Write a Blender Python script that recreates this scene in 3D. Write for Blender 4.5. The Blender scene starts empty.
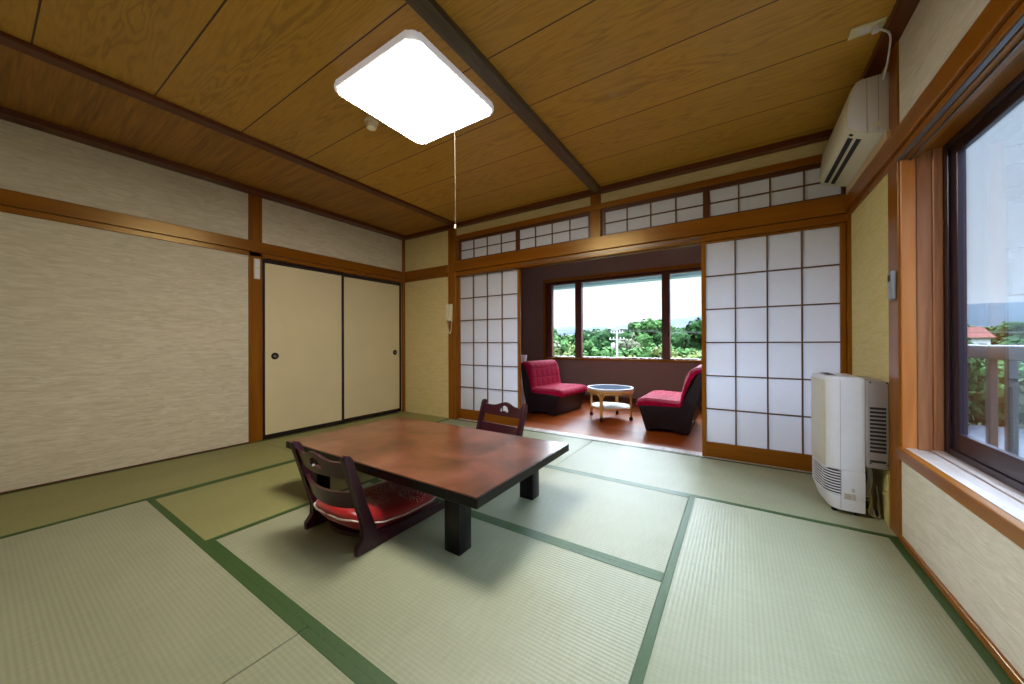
import bpy, bmesh, math, random
from mathutils import Vector, Matrix
random.seed(7)
SC = bpy.context.scene
COL = SC.collection
PI = math.pi

# ------------------------------------------------------------------ helpers
def lin(r, g, b):
    f = lambda c: (c/255/12.92) if c/255 <= .04045 else ((c/255+.055)/1.055)**2.4
    return (f(r), f(g), f(b), 1)

class MB:
    """collects shapes into one bmesh, then links them as one mesh object"""
    def __init__(self):
        self.bm = bmesh.new()
    def box(self, x0, x1, y0, y1, z0, z1, bev=0, seg=1):
        b = bmesh.new()
        vs = [b.verts.new((x, y, z)) for x in (x0, x1) for y in (y0, y1) for z in (z0, z1)]
        for q in ((0,1,3,2),(4,6,7,5),(0,4,5,1),(2,3,7,6),(0,2,6,4),(1,5,7,3)):
            b.faces.new([vs[i] for i in q])
        if bev:
            bmesh.ops.bevel(b, geom=list(b.edges), offset=bev, segments=seg, affect='EDGES', profile=.5)
        self.join(b); return self
    def join(self, b, M=None):
        if M is not None: bmesh.ops.transform(b, matrix=M, verts=b.verts)
        me = bpy.data.meshes.new('t'); b.to_mesh(me); b.free()
        self.bm.from_mesh(me); bpy.data.meshes.remove(me)
    def prism(self, pts, axis, a0, a1, bev=0, seg=2, shear=None):
        """polygon extruded along an axis; pts are the two other coordinates in order"""
        def P(u, v, a):
            p = {'x': (a, u, v), 'y': (u, a, v), 'z': (u, v, a)}[axis]
            return shear(p) if shear else p
        b = bmesh.new(); n = len(pts)
        lo = [b.verts.new(P(u, v, a0)) for u, v in pts]
        hi = [b.verts.new(P(u, v, a1)) for u, v in pts]
        f1 = b.faces.new(lo); f2 = b.faces.new(hi[::-1])
        for i in range(n):
            b.faces.new((lo[i], hi[i], hi[(i+1) % n], lo[(i+1) % n]))
        if bev:
            es = [e for e in b.edges if (f1 in e.link_faces or f2 in e.link_faces)]
            bmesh.ops.bevel(b, geom=es, offset=bev, segments=seg, affect='EDGES', profile=.5)
        self.join(b); return self
    def tube(self, pts, r, seg=8, closed=False, cap=True):
        b = bmesh.new(); pts = [Vector(p) for p in pts]; n = len(pts); rings = []
        up = Vector((0, 0, 1)); prev = None
        for i, p in enumerate(pts):
            if closed: t = (pts[(i+1) % n]-pts[i-1]).normalized()
            else: t = (pts[min(i+1, n-1)]-pts[max(i-1, 0)]).normalized()
            if prev is None:
                a = t.cross(up)
                if a.length < .05: a = t.cross(Vector((1, 0, 0)))
            else:
                a = prev-t*prev.dot(t)
            a.normalize(); prev = a; c = t.cross(a)
            rr = r[i] if isinstance(r, (list, tuple)) else r
            rings.append([b.verts.new(p+(a*math.cos(k*2*PI/seg)+c*math.sin(k*2*PI/seg))*rr) for k in range(seg)])
        for i in range(n if closed else n-1):
            A, B = rings[i], rings[(i+1) % n]
            for k in range(seg):
                b.faces.new((A[k], A[(k+1) % seg], B[(k+1) % seg], B[k]))
        if cap and not closed:
            b.faces.new(rings[0][::-1]); b.faces.new(rings[-1])
        self.join(b); return self
    def lathe(self, prof, cx=0, cy=0, cz=0, seg=32, M=None):
        b = bmesh.new(); rings = []
        for r, z in prof:
            if r < 1e-6: rings.append([b.verts.new((0, 0, z))])
            else: rings.append([b.verts.new((r*math.cos(k*2*PI/seg), r*math.sin(k*2*PI/seg), z)) for k in range(seg)])
        for A, B in zip(rings, rings[1:]):
            for k in range(seg):
                k2 = (k+1) % seg
                q = [A[k % len(A)], A[k2 % len(A)], B[k2 % len(B)], B[k % len(B)]]
                u = []
                for v in q:
                    if v not in u: u.append(v)
                if len(u) >= 3: b.faces.new(u)
        if len(rings[0]) > 1: b.faces.new(rings[0][::-1])
        if len(rings[-1]) > 1: b.faces.new(rings[-1])
        MM = Matrix.Translation((cx, cy, cz))
        if M is not None: MM = MM @ M
        self.join(b, MM); return self
    def grid(self, f, nu, nv, wrap=False):
        b = bmesh.new()
        V = [[b.verts.new(f(i/nu, j/nv)) for j in range(nv+1)] for i in range(nu+1)]
        for i in range(nu):
            for j in range(nv):
                b.faces.new((V[i][j], V[i+1][j], V[i+1][j+1], V[i][j+1]))
        if wrap: bmesh.ops.remove_doubles(b, verts=b.verts, dist=1e-5)
        self.join(b); return self
    def build(self, name, mat, parent=None, world=True, smooth=35, uv=False):
        bm = self.bm
        bmesh.ops.recalc_face_normals(bm, faces=bm.faces)
        if parent is not None and world:
            bmesh.ops.transform(bm, matrix=wm(parent).inverted(), verts=bm.verts)
        for f in bm.faces: f.smooth = True
        for e in bm.edges:
            e.smooth = len(e.link_faces) == 2 and e.calc_face_angle(9) < math.radians(smooth)
        if uv:
            L = bm.loops.layers.uv.new('uv')
            for f in bm.faces:
                for l in f.loops: l[L].uv = (l.vert.co.x, l.vert.co.y)
        me = bpy.data.meshes.new(name); bm.to_mesh(me); bm.free()
        for m in (mat if isinstance(mat, (list, tuple)) else [mat]): me.materials.append(m)
        o = bpy.data.objects.new(name, me); COL.objects.link(o)
        if parent is not None: o.parent = parent
        return o

def wm(o):
    M = o.matrix_basis.copy()
    while o.parent is not None:
        o = o.parent; M = o.matrix_basis @ M
    return M

def thing(name, label, cat, loc=(0, 0, 0), rz=0, group=None, kind=None):
    o = bpy.data.objects.new(name, None); COL.objects.link(o)
    o.location = loc; o.rotation_euler = (0, 0, rz); o.empty_display_size = .05
    return tag(o, label, cat, group, kind)

def tag(o, label=None, cat=None, group=None, kind=None):
    if label: o['label'] = label
    if cat: o['category'] = cat
    if group: o['group'] = group
    if kind: o['kind'] = kind
    return o

def struct(o, label=None, cat=None):
    return tag(o, label, cat, None, 'structure')

def copy_tree(o, parent=None):
    c = o.copy(); COL.objects.link(c); c.parent = parent
    for ch in [k for k in bpy.data.objects if k.parent == o]:
        copy_tree(ch, c)
    return c

# ------------------------------------------------------------------ materials
class NT:
    def __init__(self, name):
        self.m = bpy.data.materials.new(name); self.m.use_nodes = True
        self.t = self.m.node_tree; self.n = self.t.nodes
        self.b = self.n['Principled BSDF']; self.out = self.n['Material Output']
    def node(self, typ, ins=None, **kw):
        nd = self.n.new(typ)
        for k, v in kw.items(): setattr(nd, k, v)
        for k, v in (ins or {}).items(): self.set(nd, k, v)
        return nd
    def set(self, nd, k, v):
        s = nd.inputs[k]
        if isinstance(v, bpy.types.NodeSocket): self.t.links.new(v, s)
        else: s.default_value = v
    def coord(self, kind='Object', scale=(1, 1, 1), rot=(0, 0, 0), loc=(0, 0, 0)):
        tc = self.node('ShaderNodeTexCoord')
        mp = self.node('ShaderNodeMapping', {'Vector': tc.outputs[kind], 'Scale': scale, 'Rotation': rot, 'Location': loc})
        return mp.outputs[0]
    def noise(self, vec, scale=5, detail=3, rough=.5, dist=0):
        return self.node('ShaderNodeTexNoise', {'Vector': vec, 'Scale': scale, 'Detail': detail, 'Roughness': rough, 'Distortion': dist}).outputs['Fac']
    def ramp(self, fac, stops):
        r = self.node('ShaderNodeValToRGB', {'Fac': fac}); e = r.color_ramp.elements
        while len(e) < len(stops): e.new(.5)
        for i, (p, c) in enumerate(stops):
            e[i].position = p; e[i].color = c if len(c) == 4 else (*c, 1)
        return r.outputs[0]
    def math(self, op, a, b=0, c=0):
        return self.node('ShaderNodeMath', {0: a, 1: b, 2: c}, operation=op).outputs[0]
    def mix(self, fac, a, b, mode='MIX'):
        n = self.node('ShaderNodeMix', data_type='RGBA', blend_type=mode)
        self.set(n, 0, fac); self.set(n, 6, a); self.set(n, 7, b)
        return n.outputs[2]
    def bump(self, h, strength=.3, dist=.01):
        o = self.node('ShaderNodeBump', {'Height': h, 'Strength': strength, 'Distance': dist}).outputs[0]
        self.set(self.b, 'Normal', o)
    def p(self, **kw):
        for k, v in kw.items(): self.set(self.b, k.replace('_', ' '), v)
        return self

def plain(name, col, rough=.5, metal=0, var=.06, scale=20, spec=.5, bump=0):
    """slight real-world unevenness of one colour"""
    N = NT(name); f = N.noise(N.coord(), scale, 3)
    a = tuple(max(0, c*(1-var)) for c in col[:3])+(1,); b = tuple(min(1, c*(1+var)) for c in col[:3])+(1,)
    N.p(Base_Color=N.ramp(f, [(.3, a), (.7, b)]), Roughness=rough, Metallic=metal)
    N.p(Specular_IOR_Level=spec)
    if bump: N.bump(f, bump, .003)
    return N.m

def wood(name, c1, c2, axis='x', rough=.35, scale=6, stretch=.06, coat=0, bump=.05, gold=0):
    """grain running along one axis"""
    N = NT(name)
    s = [1, 1, 1]; s['xyz'.index(axis)] = stretch
    v = N.coord('Object', tuple(s))
    f1 = N.noise(v, scale*4, 6, .6, .6); f2 = N.noise(v, scale, 2, .5, 1.)
    f = N.math('ADD', N.math('MULTIPLY', f1, .65), N.math('MULTIPLY', f2, .35))
    N.p(Base_Color=N.ramp(f, [(.3, c1), (.7, c2)]), Roughness=rough)
    if coat: N.p(Coat_Weight=coat, Coat_Roughness=.12)
    if gold: N.p(Specular_Tint=(1, .72, .30, 1), Specular_IOR_Level=.7)
    if bump: N.bump(f1, bump, .002)
    return N.m

TRIM1, TRIM2 = lin(112, 58, 6), lin(150, 90, 18)
M_trim = {a: wood('varnished_wood_'+a, TRIM1, TRIM2, a, .3, 5, gold=1) for a in 'xyz'}
M_dark = {a: wood('dark_wood_'+a, lin(72, 34, 14), lin(100, 50, 22), a, .35, 5) for a in 'xyz'}
M_lat = {a: wood('lattice_wood_'+a, lin(84, 56, 26), lin(112, 80, 40), a, .45, 8) for a in 'xyz'}
M_jamb = wood('window_wood', lin(192, 106, 42), lin(230, 156, 84), 'z', .32, 4, coat=.3)
M_jambw = wood('weathered_window_wood', lin(150, 92, 58), lin(200, 138, 96), 'z', .45, 8, bump=.2)
M_sill = wood('bare_sill_wood', lin(150, 135, 128), lin(205, 192, 185), 'y', .45, 8, bump=.1)
M_beam = wood('ceiling_beam_wood', lin(58, 44, 32), lin(104, 86, 62), 'y', .4, 10, .12, bump=.2)
M_cornice = wood('cornice_wood', lin(76, 32, 8), lin(106, 50, 14), 'y', .4, 5)
M_cornx = wood('cornice_wood_x', lin(76, 32, 8), lin(106, 50, 14), 'x', .4, 5)

def wallpaper(name, c1, c2, axis, strength=.5):
    """embossed paper with long wavy horizontal ripples"""
    N = NT(name)
    s = (1, .3, 2.1) if axis == 'y' else (.3, 1, 2.1)
    v = N.coord('Object', s)
    f = N.noise(v, 27, 4, .55, 1.1); f2 = N.noise(N.coord('Object', (1, 1, 1)), 1.6, 2)
    N.p(Base_Color=N.mix(N.math('MULTIPLY', f2, .35), N.ramp(f, [(.35, c1), (.65, c2)]), tuple(c*.86 for c in c1[:3])+(1,)), Roughness=.75)
    N.p(Specular_IOR_Level=.25); N.bump(f, strength, .006)
    return N.m
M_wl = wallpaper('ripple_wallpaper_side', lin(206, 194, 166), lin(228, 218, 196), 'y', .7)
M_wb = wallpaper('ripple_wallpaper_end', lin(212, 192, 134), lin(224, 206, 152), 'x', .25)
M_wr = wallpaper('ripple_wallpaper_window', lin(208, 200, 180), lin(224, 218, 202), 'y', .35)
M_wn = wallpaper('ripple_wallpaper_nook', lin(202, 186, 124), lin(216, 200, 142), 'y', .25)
M_plaster = plain('pale_plaster', lin(214, 206, 188), .8, 0, .05, 8)
M_fusuma = plain('fusuma_paper', lin(222, 206, 164), .7, 0, .03, 3)
M_lacq = plain('black_lacquer', lin(38, 22, 24), .25)
M_brown_wall = plain('brown_sunroom_wall', lin(132, 106, 102), .6, 0, .06, 30, bump=.15)

def ceiling_mat():
    N = NT('cathedral_grain_boards'); tc = N.node('ShaderNodeTexCoord')
    sx = N.node('ShaderNodeSeparateXYZ', {0: tc.outputs['Object']})
    yy = N.math('DIVIDE', N.math('SUBTRACT', sx.outputs[1], .167), .4335)
    bi = N.math('FLOOR', yy); fr = N.math('SUBTRACT', yy, bi)
    rnd = N.node('ShaderNodeTexWhiteNoise', {'W': bi}, noise_dimensions='1D').outputs['Value']
    yl = N.math('ADD', N.math('SUBTRACT', fr, .5), N.math('MULTIPLY', N.math('SUBTRACT', rnd, .5), .4))
    xo = N.math('ADD', sx.outputs[0], N.math('MULTIPLY', rnd, 37.0))
    v = N.node('ShaderNodeCombineXYZ', {0: N.math('MULTIPLY', xo, .5), 1: N.math('MULTIPLY', yl, 1.6), 2: rnd}).outputs[0]
    big = N.noise(v, 1.5, 3, .5, .3)
    v2 = N.node('ShaderNodeCombineXYZ', {0: N.math('MULTIPLY', xo, 1.3), 1: N.math('MULTIPLY', fr, 9.), 2: rnd}).outputs[0]
    sm = N.noise(v2, 9, 4, .6)
    h = N.math('ADD', N.math('MULTIPLY', big, 13.), N.math('ABSOLUTE', N.math('MULTIPLY', yl, 5.)))
    rings = N.math('SINE', N.math('MULTIPLY', N.math('ADD', h, N.math('MULTIPLY', sm, .4)), 8.))
    g = N.math('POWER', N.math('ADD', N.math('MULTIPLY', rings, .5), .5), 3.)
    base = N.ramp(sm, [(.3, lin(184, 136, 42)), (.7, lin(202, 152, 54))])
    base = N.mix(N.math('MULTIPLY', g, N.math('MULTIPLY_ADD', N.math('ABSOLUTE', N.math('SUBTRACT', fr, .5)), -.8, .46)), base, lin(110, 70, 22))
    base = N.mix(N.math('MULTIPLY', rnd, .16), base, lin(146, 100, 38))
    d = N.math('MINIMUM', fr, N.math('SUBTRACT', 1., fr))
    line = N.math('LESS_THAN', d, .0085)
    N.p(Base_Color=N.mix(line, base, lin(58, 24, 10)), Roughness=.42)
    return N.m
M_ceil = ceiling_mat()
M_ceilside = wood('fine_grain_ceiling_border', lin(112, 70, 12), lin(184, 128, 38), 'x', .45, 13, .05, bump=.2)

def tatami_mat(name, c1, c2):
    """rush mat: ribs along the mat's length, fibres across it"""
    N = NT(name); tc = N.node('ShaderNodeTexCoord')
    s = N.node('ShaderNodeSeparateXYZ', {0: tc.outputs['Object']})
    rib = N.math('SINE', N.math('MULTIPLY', s.outputs[1], 2*PI/.0152))
    rib01 = N.math('ADD', N.math('MULTIPLY', rib, .5), .5)
    fib = N.noise(N.coord('Object', (220, 9, 1)), 1., 3, .6)
    big = N.noise(N.coord('Object', (1.5, 3, 1)), 1.2, 3)
    col = N.ramp(N.math('ADD', N.math('MULTIPLY', fib, .6), N.math('MULTIPLY', big, .4)), [(.3, c1), (.7, c2)])
    col = N.mix(N.math('MULTIPLY', N.math('SUBTRACT', 1., rib01), .10), col, tuple(c*.5 for c in c1[:3])+(1,))
    tg = N.node('ShaderNodeTangent', direction_type='UV_MAP', uv_map='uv')
    N.p(Base_Color=col, Roughness=.5, Anisotropic=.5, Anisotropic_Rotation=.25, Tangent=tg.outputs[0])
    N.p(Specular_IOR_Level=.5)
    N.bump(N.math('ADD', N.math('MULTIPLY', rib, .5), N.math('MULTIPLY', fib, .3)), .25, .0025)
    return N.m
M_tat = tatami_mat('rush_mat', lin(138, 141, 112), lin(158, 160, 132))
M_tat_dim = tatami_mat('dull_sheen_rush_mat', lin(128, 126, 74), lin(146, 143, 88))  # weaker sheen and less light put into this darker olive copy
M_heri = plain('green_border_cloth', lin(46, 76, 26), .55, 0, .1, 60)

def paper():
    N = NT('shoji_paper'); f = N.noise(N.coord(), 40, 4)
    N.p(Base_Color=N.ramp(f, [(.3, lin(238, 236, 236)), (.7, lin(242, 240, 240))]), Roughness=.8, Specular_IOR_Level=.2)
    tr = N.node('ShaderNodeBsdfTranslucent', {'Color': lin(232, 236, 248)})  # bluish daylight put into the translucent colour; the paper is white
    mx = N.node('ShaderNodeMixShader', {0: .46, 1: N.b.outputs[0], 2: tr.outputs[0]})
    N.t.links.new(mx.outputs[0], N.out.inputs[0]); return N.m
M_paper = paper()

def glass(name, tint, refl=1.):
    N = NT(name)
    tr = N.node('ShaderNodeBsdfTransparent', {'Color': tint})
    gl = N.node('ShaderNodeBsdfGlossy', {'Color': (1, 1, 1, 1), 'Roughness': .01})
    fr = N.node('ShaderNodeFresnel', {'IOR': 1.35})
    mx = N.node('ShaderNodeMixShader', {0: N.math('MULTIPLY', fr.outputs[0], refl), 1: tr.outputs[0], 2: gl.outputs[0]})
    N.t.links.new(mx.outputs[0], N.out.inputs[0]); N.n.remove(N.b); return N.m
M_glass = glass('window_glass', (.97, .98, .98, 1), .7)
M_glassb = glass('tinted_window_glass', (.80, .85, .90, 1), .45)

def floorboards():
    N = NT('red_varnished_boards'); tc = N.node('ShaderNodeTexCoord')
    br = N.node('ShaderNodeTexBrick', {'Vector': tc.outputs['Object'], 'Scale': 1., 'Mortar Size': .0015, 'Brick Width': .9, 'Row Height': .09, 'Bias': 0.,
        'Color1': lin(138, 62, 12), 'Color2': lin(158, 76, 18), 'Mortar': lin(80, 30, 8)})
    g = N.noise(N.coord('Object', (3, 40, 1)), 3, 4)
    N.p(Base_Color=N.mix(N.math('MULTIPLY', g, .35), br.outputs['Color'], lin(112, 44, 8)), Roughness=.38, Specular_IOR_Level=.18)
    N.bump(N.noise(N.coord('Object', (1, 1, 1)), 45, 3), .14, .004)
    return N.m
M_boards = floorboards()

def tabletop():
    N = NT('mottled_red_lacquer')
    a = N.noise(N.coord(), 3.2, 5, .62, .8); b = N.noise(N.coord(loc=(3, 1, 0)), 9, 4, .6, .5)
    c = N.ramp(a, [(.32, lin(74, 44, 28)), (.48, lin(106, 60, 36)), (.66, lin(130, 80, 60))])
    c = N.mix(N.ramp(b, [(.55, (0, 0, 0, 1)), (.7, (.35, .35, .35, 1))]), c, lin(136, 62, 44))
    N.p(Base_Color=c, Roughness=.3, Coat_Weight=.5, Coat_Roughness=.12)
    return N.m
M_ttop = tabletop()
M_tleg = plain('black_table_lacquer', lin(13, 7, 12), .35, spec=.3)
M_maho = wood('mahogany_lacquer', lin(38, 4, 18), lin(62, 8, 28), 'z', .34, 5, coat=.15, bump=0)

def magenta():
    N = NT('quilted_magenta_velvet')
    v = N.coord('Object'); s = N.node('ShaderNodeSeparateXYZ', {0: v})
    w = lambda k, d: N.math('POWER', N.math('ABSOLUTE', N.math('SINE', N.math('MULTIPLY', k, PI/d))), .35)
    q = N.math('MULTIPLY', w(s.outputs[1], .13), w(N.math('ADD', s.outputs[0], s.outputs[2]), .11))
    f = N.noise(N.coord('Object', (1, 3, 1)), 34, 4, .6, .6)
    col = N.ramp(f, [(.3, lin(140, 2, 42)), (.7, lin(182, 8, 66))])
    N.p(Base_Color=N.mix(N.math('MULTIPLY', N.math('SUBTRACT', 1., q), .3), col, lin(110, 2, 34)), Roughness=.8, Specular_IOR_Level=.08)
    N.bump(N.math('ADD', q, N.math('MULTIPLY', f, .6)), .8, .012); return N.m
M_mag = magenta()
M_vinyl = plain('dark_vinyl', lin(26, 12, 20), .45, 0, .08, 15, spec=.3)

def cushion_mat():
    N = NT('red_patterned_satin'); tc = N.node('ShaderNodeTexCoord')
    base = N.ramp(N.noise(N.coord(), 8, 3), [(.3, lin(150, 10, 14)), (.7, lin(178, 22, 18))])
    vor = N.node('ShaderNodeTexVoronoi', {'Vector': tc.outputs['Object'], 'Scale': 95.}).outputs['Distance']
    dots = N.math('LESS_THAN', vor, .36)
    mask = None
    for cx, cy in ((.055, .215), (-.05, .345), (.12, .40), (-.13, .22)):
        v = N.node('ShaderNodeVectorMath', {0: tc.outputs['Object'], 1: (cx, cy, .1)}, operation='SUBTRACT').outputs[0]
        s = N.node('ShaderNodeSeparateXYZ', {0: v})
        d = N.math('SQRT', N.math('ADD', N.math('MULTIPLY', s.outputs[0], s.outputs[0]), N.math('MULTIPLY', s.outputs[1], s.outputs[1])))
        ring = N.math('LESS_THAN', N.math('ABSOLUTE', N.math('SUBTRACT', d, .016)), .0022)
        inn = N.math('MULTIPLY', N.math('LESS_THAN', d, .078), N.math('GREATER_THAN', d, .026))
        m = N.math('MAXIMUM', ring, N.math('MULTIPLY', inn, dots))
        mask = m if mask is None else N.math('MAXIMUM', mask, m)
    N.p(Base_Color=N.mix(N.math('MULTIPLY', mask, .85), base, lin(232, 190, 185)), Roughness=.38, Sheen_Weight=.2)
    return N.m
M_cush = cushion_mat()
M_piping = plain('white_piping', lin(226, 216, 206), .6)
M_rattan = wood('rattan_cane', lin(186, 134, 62), lin(224, 178, 100), 'z', .4, 10, .2)
M_white = plain('white_laminate', lin(226, 222, 226), .35, 0, .02)
M_tglass = plain('blue_glass_top', lin(96, 118, 140), .06, 0, .1, 6)
M_black = plain('black_rubber', lin(20, 18, 20), .5)
M_acw = plain('cream_plastic', lin(214, 210, 186), .4, 0, .02)
M_acs = plain('pale_grey_plastic', lin(214, 210, 210), .4, 0, .02)
M_heat = plain('white_heater_enamel', lin(228, 230, 242), .28, 0, .02)
M_heatf = plain('ivory_heater_front', lin(206, 204, 190), .3, 0, .02)
M_grey = plain('grey_sheet_metal', lin(150, 142, 146), .42, 0, .04)
M_dgrey = plain('dark_slot', lin(30, 28, 34), .6)
M_alu = plain('aluminium', lin(128, 128, 134), .4, .85, .04)
M_frame = plain('bronze_window_frame', lin(46, 34, 46), .3, .2, .05)
M_wframe = wood('red_brown_window_frame', lin(74, 34, 30), lin(104, 52, 42), 'z', .4, 6)
M_cream = plain('cream_fitting', lin(222, 212, 176), .4, 0, .03)
M_silver = plain('silver_grey_plastic', lin(150, 150, 156), .35, .2, .03)
M_hose = plain('grey_hose', lin(150, 146, 142), .5)
M_yel = plain('yellow_paint', lin(190, 180, 110), .5)
M_plate = wood('pale_mount_board', lin(188, 158, 118), lin(206, 178, 138), 'y', .5, 8)
M_rail = plain('grey_balcony_metal', lin(38, 42, 50), .5, .0, .04)

def emit(name, col, s):
    N = NT(name); N.p(Base_Color=(.8, .8, .8, 1), Emission_Color=col, Emission_Strength=s, Roughness=.4); return N.m
M_lamp = emit('lit_diffuser', (1, .95, .87, 1), 28)
M_lrim = emit('glowing_acrylic_rim', (1, .93, .97, 1), .16)

# ------------------------------------------------------------------ room shell
XL, XR, YB, ZC = -3.945, .65, 3.31, 2.43
b = MB(); b.box(XL-.14, XR+.14, -1.3, YB+.114, -.14, -.052)
struct(b.build('floor', plain('underfloor', lin(120, 110, 80), .8)), 'subfloor under the tatami')
b = MB(); b.box(-2.93, XR+.1, -1.2, YB+.05, ZC, ZC+.06)
struct(b.build('ceiling', M_ceil), 'wood board ceiling with cathedral grain')
b = MB(); b.box(XL-.05, -2.93, -1.2, YB+.05, ZC, ZC+.06)
struct(b.build('ceiling_border', M_ceilside), 'fine-grained ceiling strip along the left wall')
# walls
b = MB()
b.box(XL-.12, XL, -1.2, 1.5, -.14, 2.5); b.box(XL-.12, XL, 1.5, YB+.1, 1.80, 2.5); b.box(XL-.14, XL-.1, 1.5, YB+.1, -.14, 1.8)
struct(b.build('wall_left', M_wl), 'left wall in cream ripple wallpaper')
b = MB()
b.box(XL-.14, -3.0, YB, YB+.1, -.14, 2.5); b.box(-3.0, XR, YB+.005, YB+.1, 2.285, 2.5)
struct(b.build('wall_back', M_wb), 'back wall in cream wallpaper')
b = MB()
b.box(XR, XR+.14, .6, 2.52, 1.86, 2.5)
b.box(XR, XR+.14, .6, 2.52, -.14, .40); b.box(XR, XR+.14, -1.2, .6, -.14, 2.5)
struct(b.build('wall_right', M_wr), 'window wall in cream ripple wallpaper')
b = MB(); b.box(XR, XR+.14, 2.52, YB+.1, -.14, 2.5)
struct(b.build('wall_right_end', M_wn), 'yellowish wallpapered nook behind the heater')
b = MB(); b.box(XL, XR+.14, -1.3, -1.2, -.1, 2.5)
struct(b.build('wall_front', M_wl), 'wall behind the viewpoint')
# posts, rails and beams of the timber frame
TN = [0]
def trim(f, mat, label):
    TN[0] += 1
    m = MB(); f(m); return struct(m.build('trim_%d' % TN[0], mat), label)
trim(lambda m: m.box(XL-.02, XL+.012, 1.453, 1.567, 0, ZC, .003), M_trim['z'], 'wall post between the papered wall and the closet')
trim(lambda m: m.box(XL-.02, XL+.022, -1.2, YB, 1.842, 1.943, .003).box(XL-.02, XL+.012, -1.2, YB, 1.797, 1.839, .002), M_trim['y'], 'horizontal rail along the left wall')
trim(lambda m: m.box(XL, -3.085, YB-.02, YB+.02, 1.842, 1.943, .003).box(XL, -3.085, YB-.012, YB+.02, 1.797, 1.839, .002), M_trim['x'], 'short rail at the left end of the back wall')
trim(lambda m: m.box(XL-.01, XL+.03, YB-.028, YB+.01, 0, ZC, .003), M_trim['z'], 'thin post in the far left corner')
trim(lambda m: m.box(-3.085, -2.965, YB-.022, YB+.1, 0, ZC, .003), M_trim['z'], 'post left of the shoji doorway')
trim(lambda m: m.box(-1.213, -1.113, YB-.015, YB+.1, 1.96, ZC, .003), M_trim['z'], 'short post between the transoms')
trim(lambda m: m.box(-3.0, XR, YB-.028, YB+.11, 1.842, 1.968, .003).box(-3.0, XR, YB-.01, YB+.012, 1.787, 1.839, .002).box(-3.0, XR, YB+.075, YB+.11, 1.787, 1.839, .002).box(-3.0, XR, YB+.04, YB+.05, 1.787, 1.839), M_trim['x'], 'lintel over the shoji doorway')
trim(lambda m: m.box(-2.965, XR, YB-.018, YB+.1, 2.235, 2.288, .003), M_trim['x'], 'rail above the transoms')
trim(lambda m: m.box(.633, XR+.02, YB-.03, YB+.1, 0, 2.0, .003), M_trim['z'], 'post in the far right corner')
trim(lambda m: m.box(XR-.008, XR+.1, 2.418, 2.55, 0, ZC, .003), M_trim['z'], 'post beside the big window')
trim(lambda m: m.box(XR-.03, XR+.05, .4, YB-.03, 1.853, 1.947, .003).box(XR-.014, XR+.05, .4, YB-.03, 1.822, 1.85, .002), M_trim['y'], 'horizontal rail along the window wall')
trim(lambda m: m.box(XL-.01, XL+.11, -1.2, YB, 2.388, ZC, .003), M_cornice, 'cornice along the left wall')
trim(lambda m: m.box(XL+.11, XR-.07, YB-.06, YB+.01, 2.384, ZC, .003), M_cornx, 'cornice along the back wall')
trim(lambda m: m.box(XR-.07, XR+.01, -1.2, YB, 2.392, ZC, .003), M_cornice, 'cornice along the window wall')
trim(lambda m: m.box(-3.0, -2.915, -1.2, YB-.06, 2.405, ZC+.01, .004), M_cornice, 'reddish ceiling beam near the left wall')
trim(lambda m: m.box(-1.178, -1.094, -1.2, YB-.05, 2.392, ZC+.01, .004), M_beam, 'dark ceiling beam beside the lamp')
trim(lambda m: m.box(-3.0, XR, YB+.012, YB+.115, -.06, .002, .002), M_sill, 'worn wooden door sill between tatami and boards')
trim(lambda m: m.box(-2.0, -.26, YB-.018, YB-.0105, 1.806, 1.809).box(-2.0, -.26, YB-.018, YB-.0105, 1.818, 1.821), M_alu, 'thin metal rails under the door lintel')
m = MB(); m.box(XR-.012, XR, -1.2, 2.418, 0, .028, .002); struct(m.build('baseboard_right', M_trim['y']), 'low baseboard under the big window')
m = MB(); m.box(XL, XL+.008, -1.2, 1.453, 0, .012, .001); struct(m.build('baseboard_left', M_dark['y']), 'thin baseboard of the left wall')

# ------------------------------------------------------------------ sliding doors
def shoji_panel(name, label, x0, x1, y, z1):
    t = struct(thing(name, label, 'sliding door', ((x0+x1)/2, y, 0)))
    zp0, zp1 = .125, z1-.03; st = .032
    m = MB(); m.box(x0, x0+st, y, y+.03, 0, z1, .002); m.box(x1-st, x1, y, y+.03, 0, z1, .002); m.box(x0+st, x1-st, y+.001, y+.029, zp1, z1, .002)
    m.build('frame', M_trim['z'], t)
    m = MB(); m.box(x0+st, x1-st, y+.004, y+.026, .004, zp0, .002); m.build('bottom_board', M_trim['x'], t)
    m = MB(); w = (x1-x0-2*st)
    for k in range(1, 4):
        xx = x0+st+w*k/4; m.box(xx-.005, xx+.005, y+.006, y+.02, zp0, zp1)
    for k in range(1, 6):
        zz = zp0+(zp1-zp0)*k/6; m.box(x0+st, x1-st, y+.007, y+.0195, zz-.005, zz+.005)
    m.build('lattice', M_lat['z'], t)
    m = MB(); m.box(x0+st-.004, x1-st+.004, y+.020, y+.0215, zp0-.004, zp1+.004); m.build('paper', M_paper, t)
    return t
shoji_panel('door_1', 'shoji sliding door left of the opening, behind the far floor chair', -2.985, -2.065, 3.355, 1.815)
shoji_panel('door_2', 'shoji sliding door right of the opening, beside the heater', -.262, .632, 3.325, 1.80)

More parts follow.
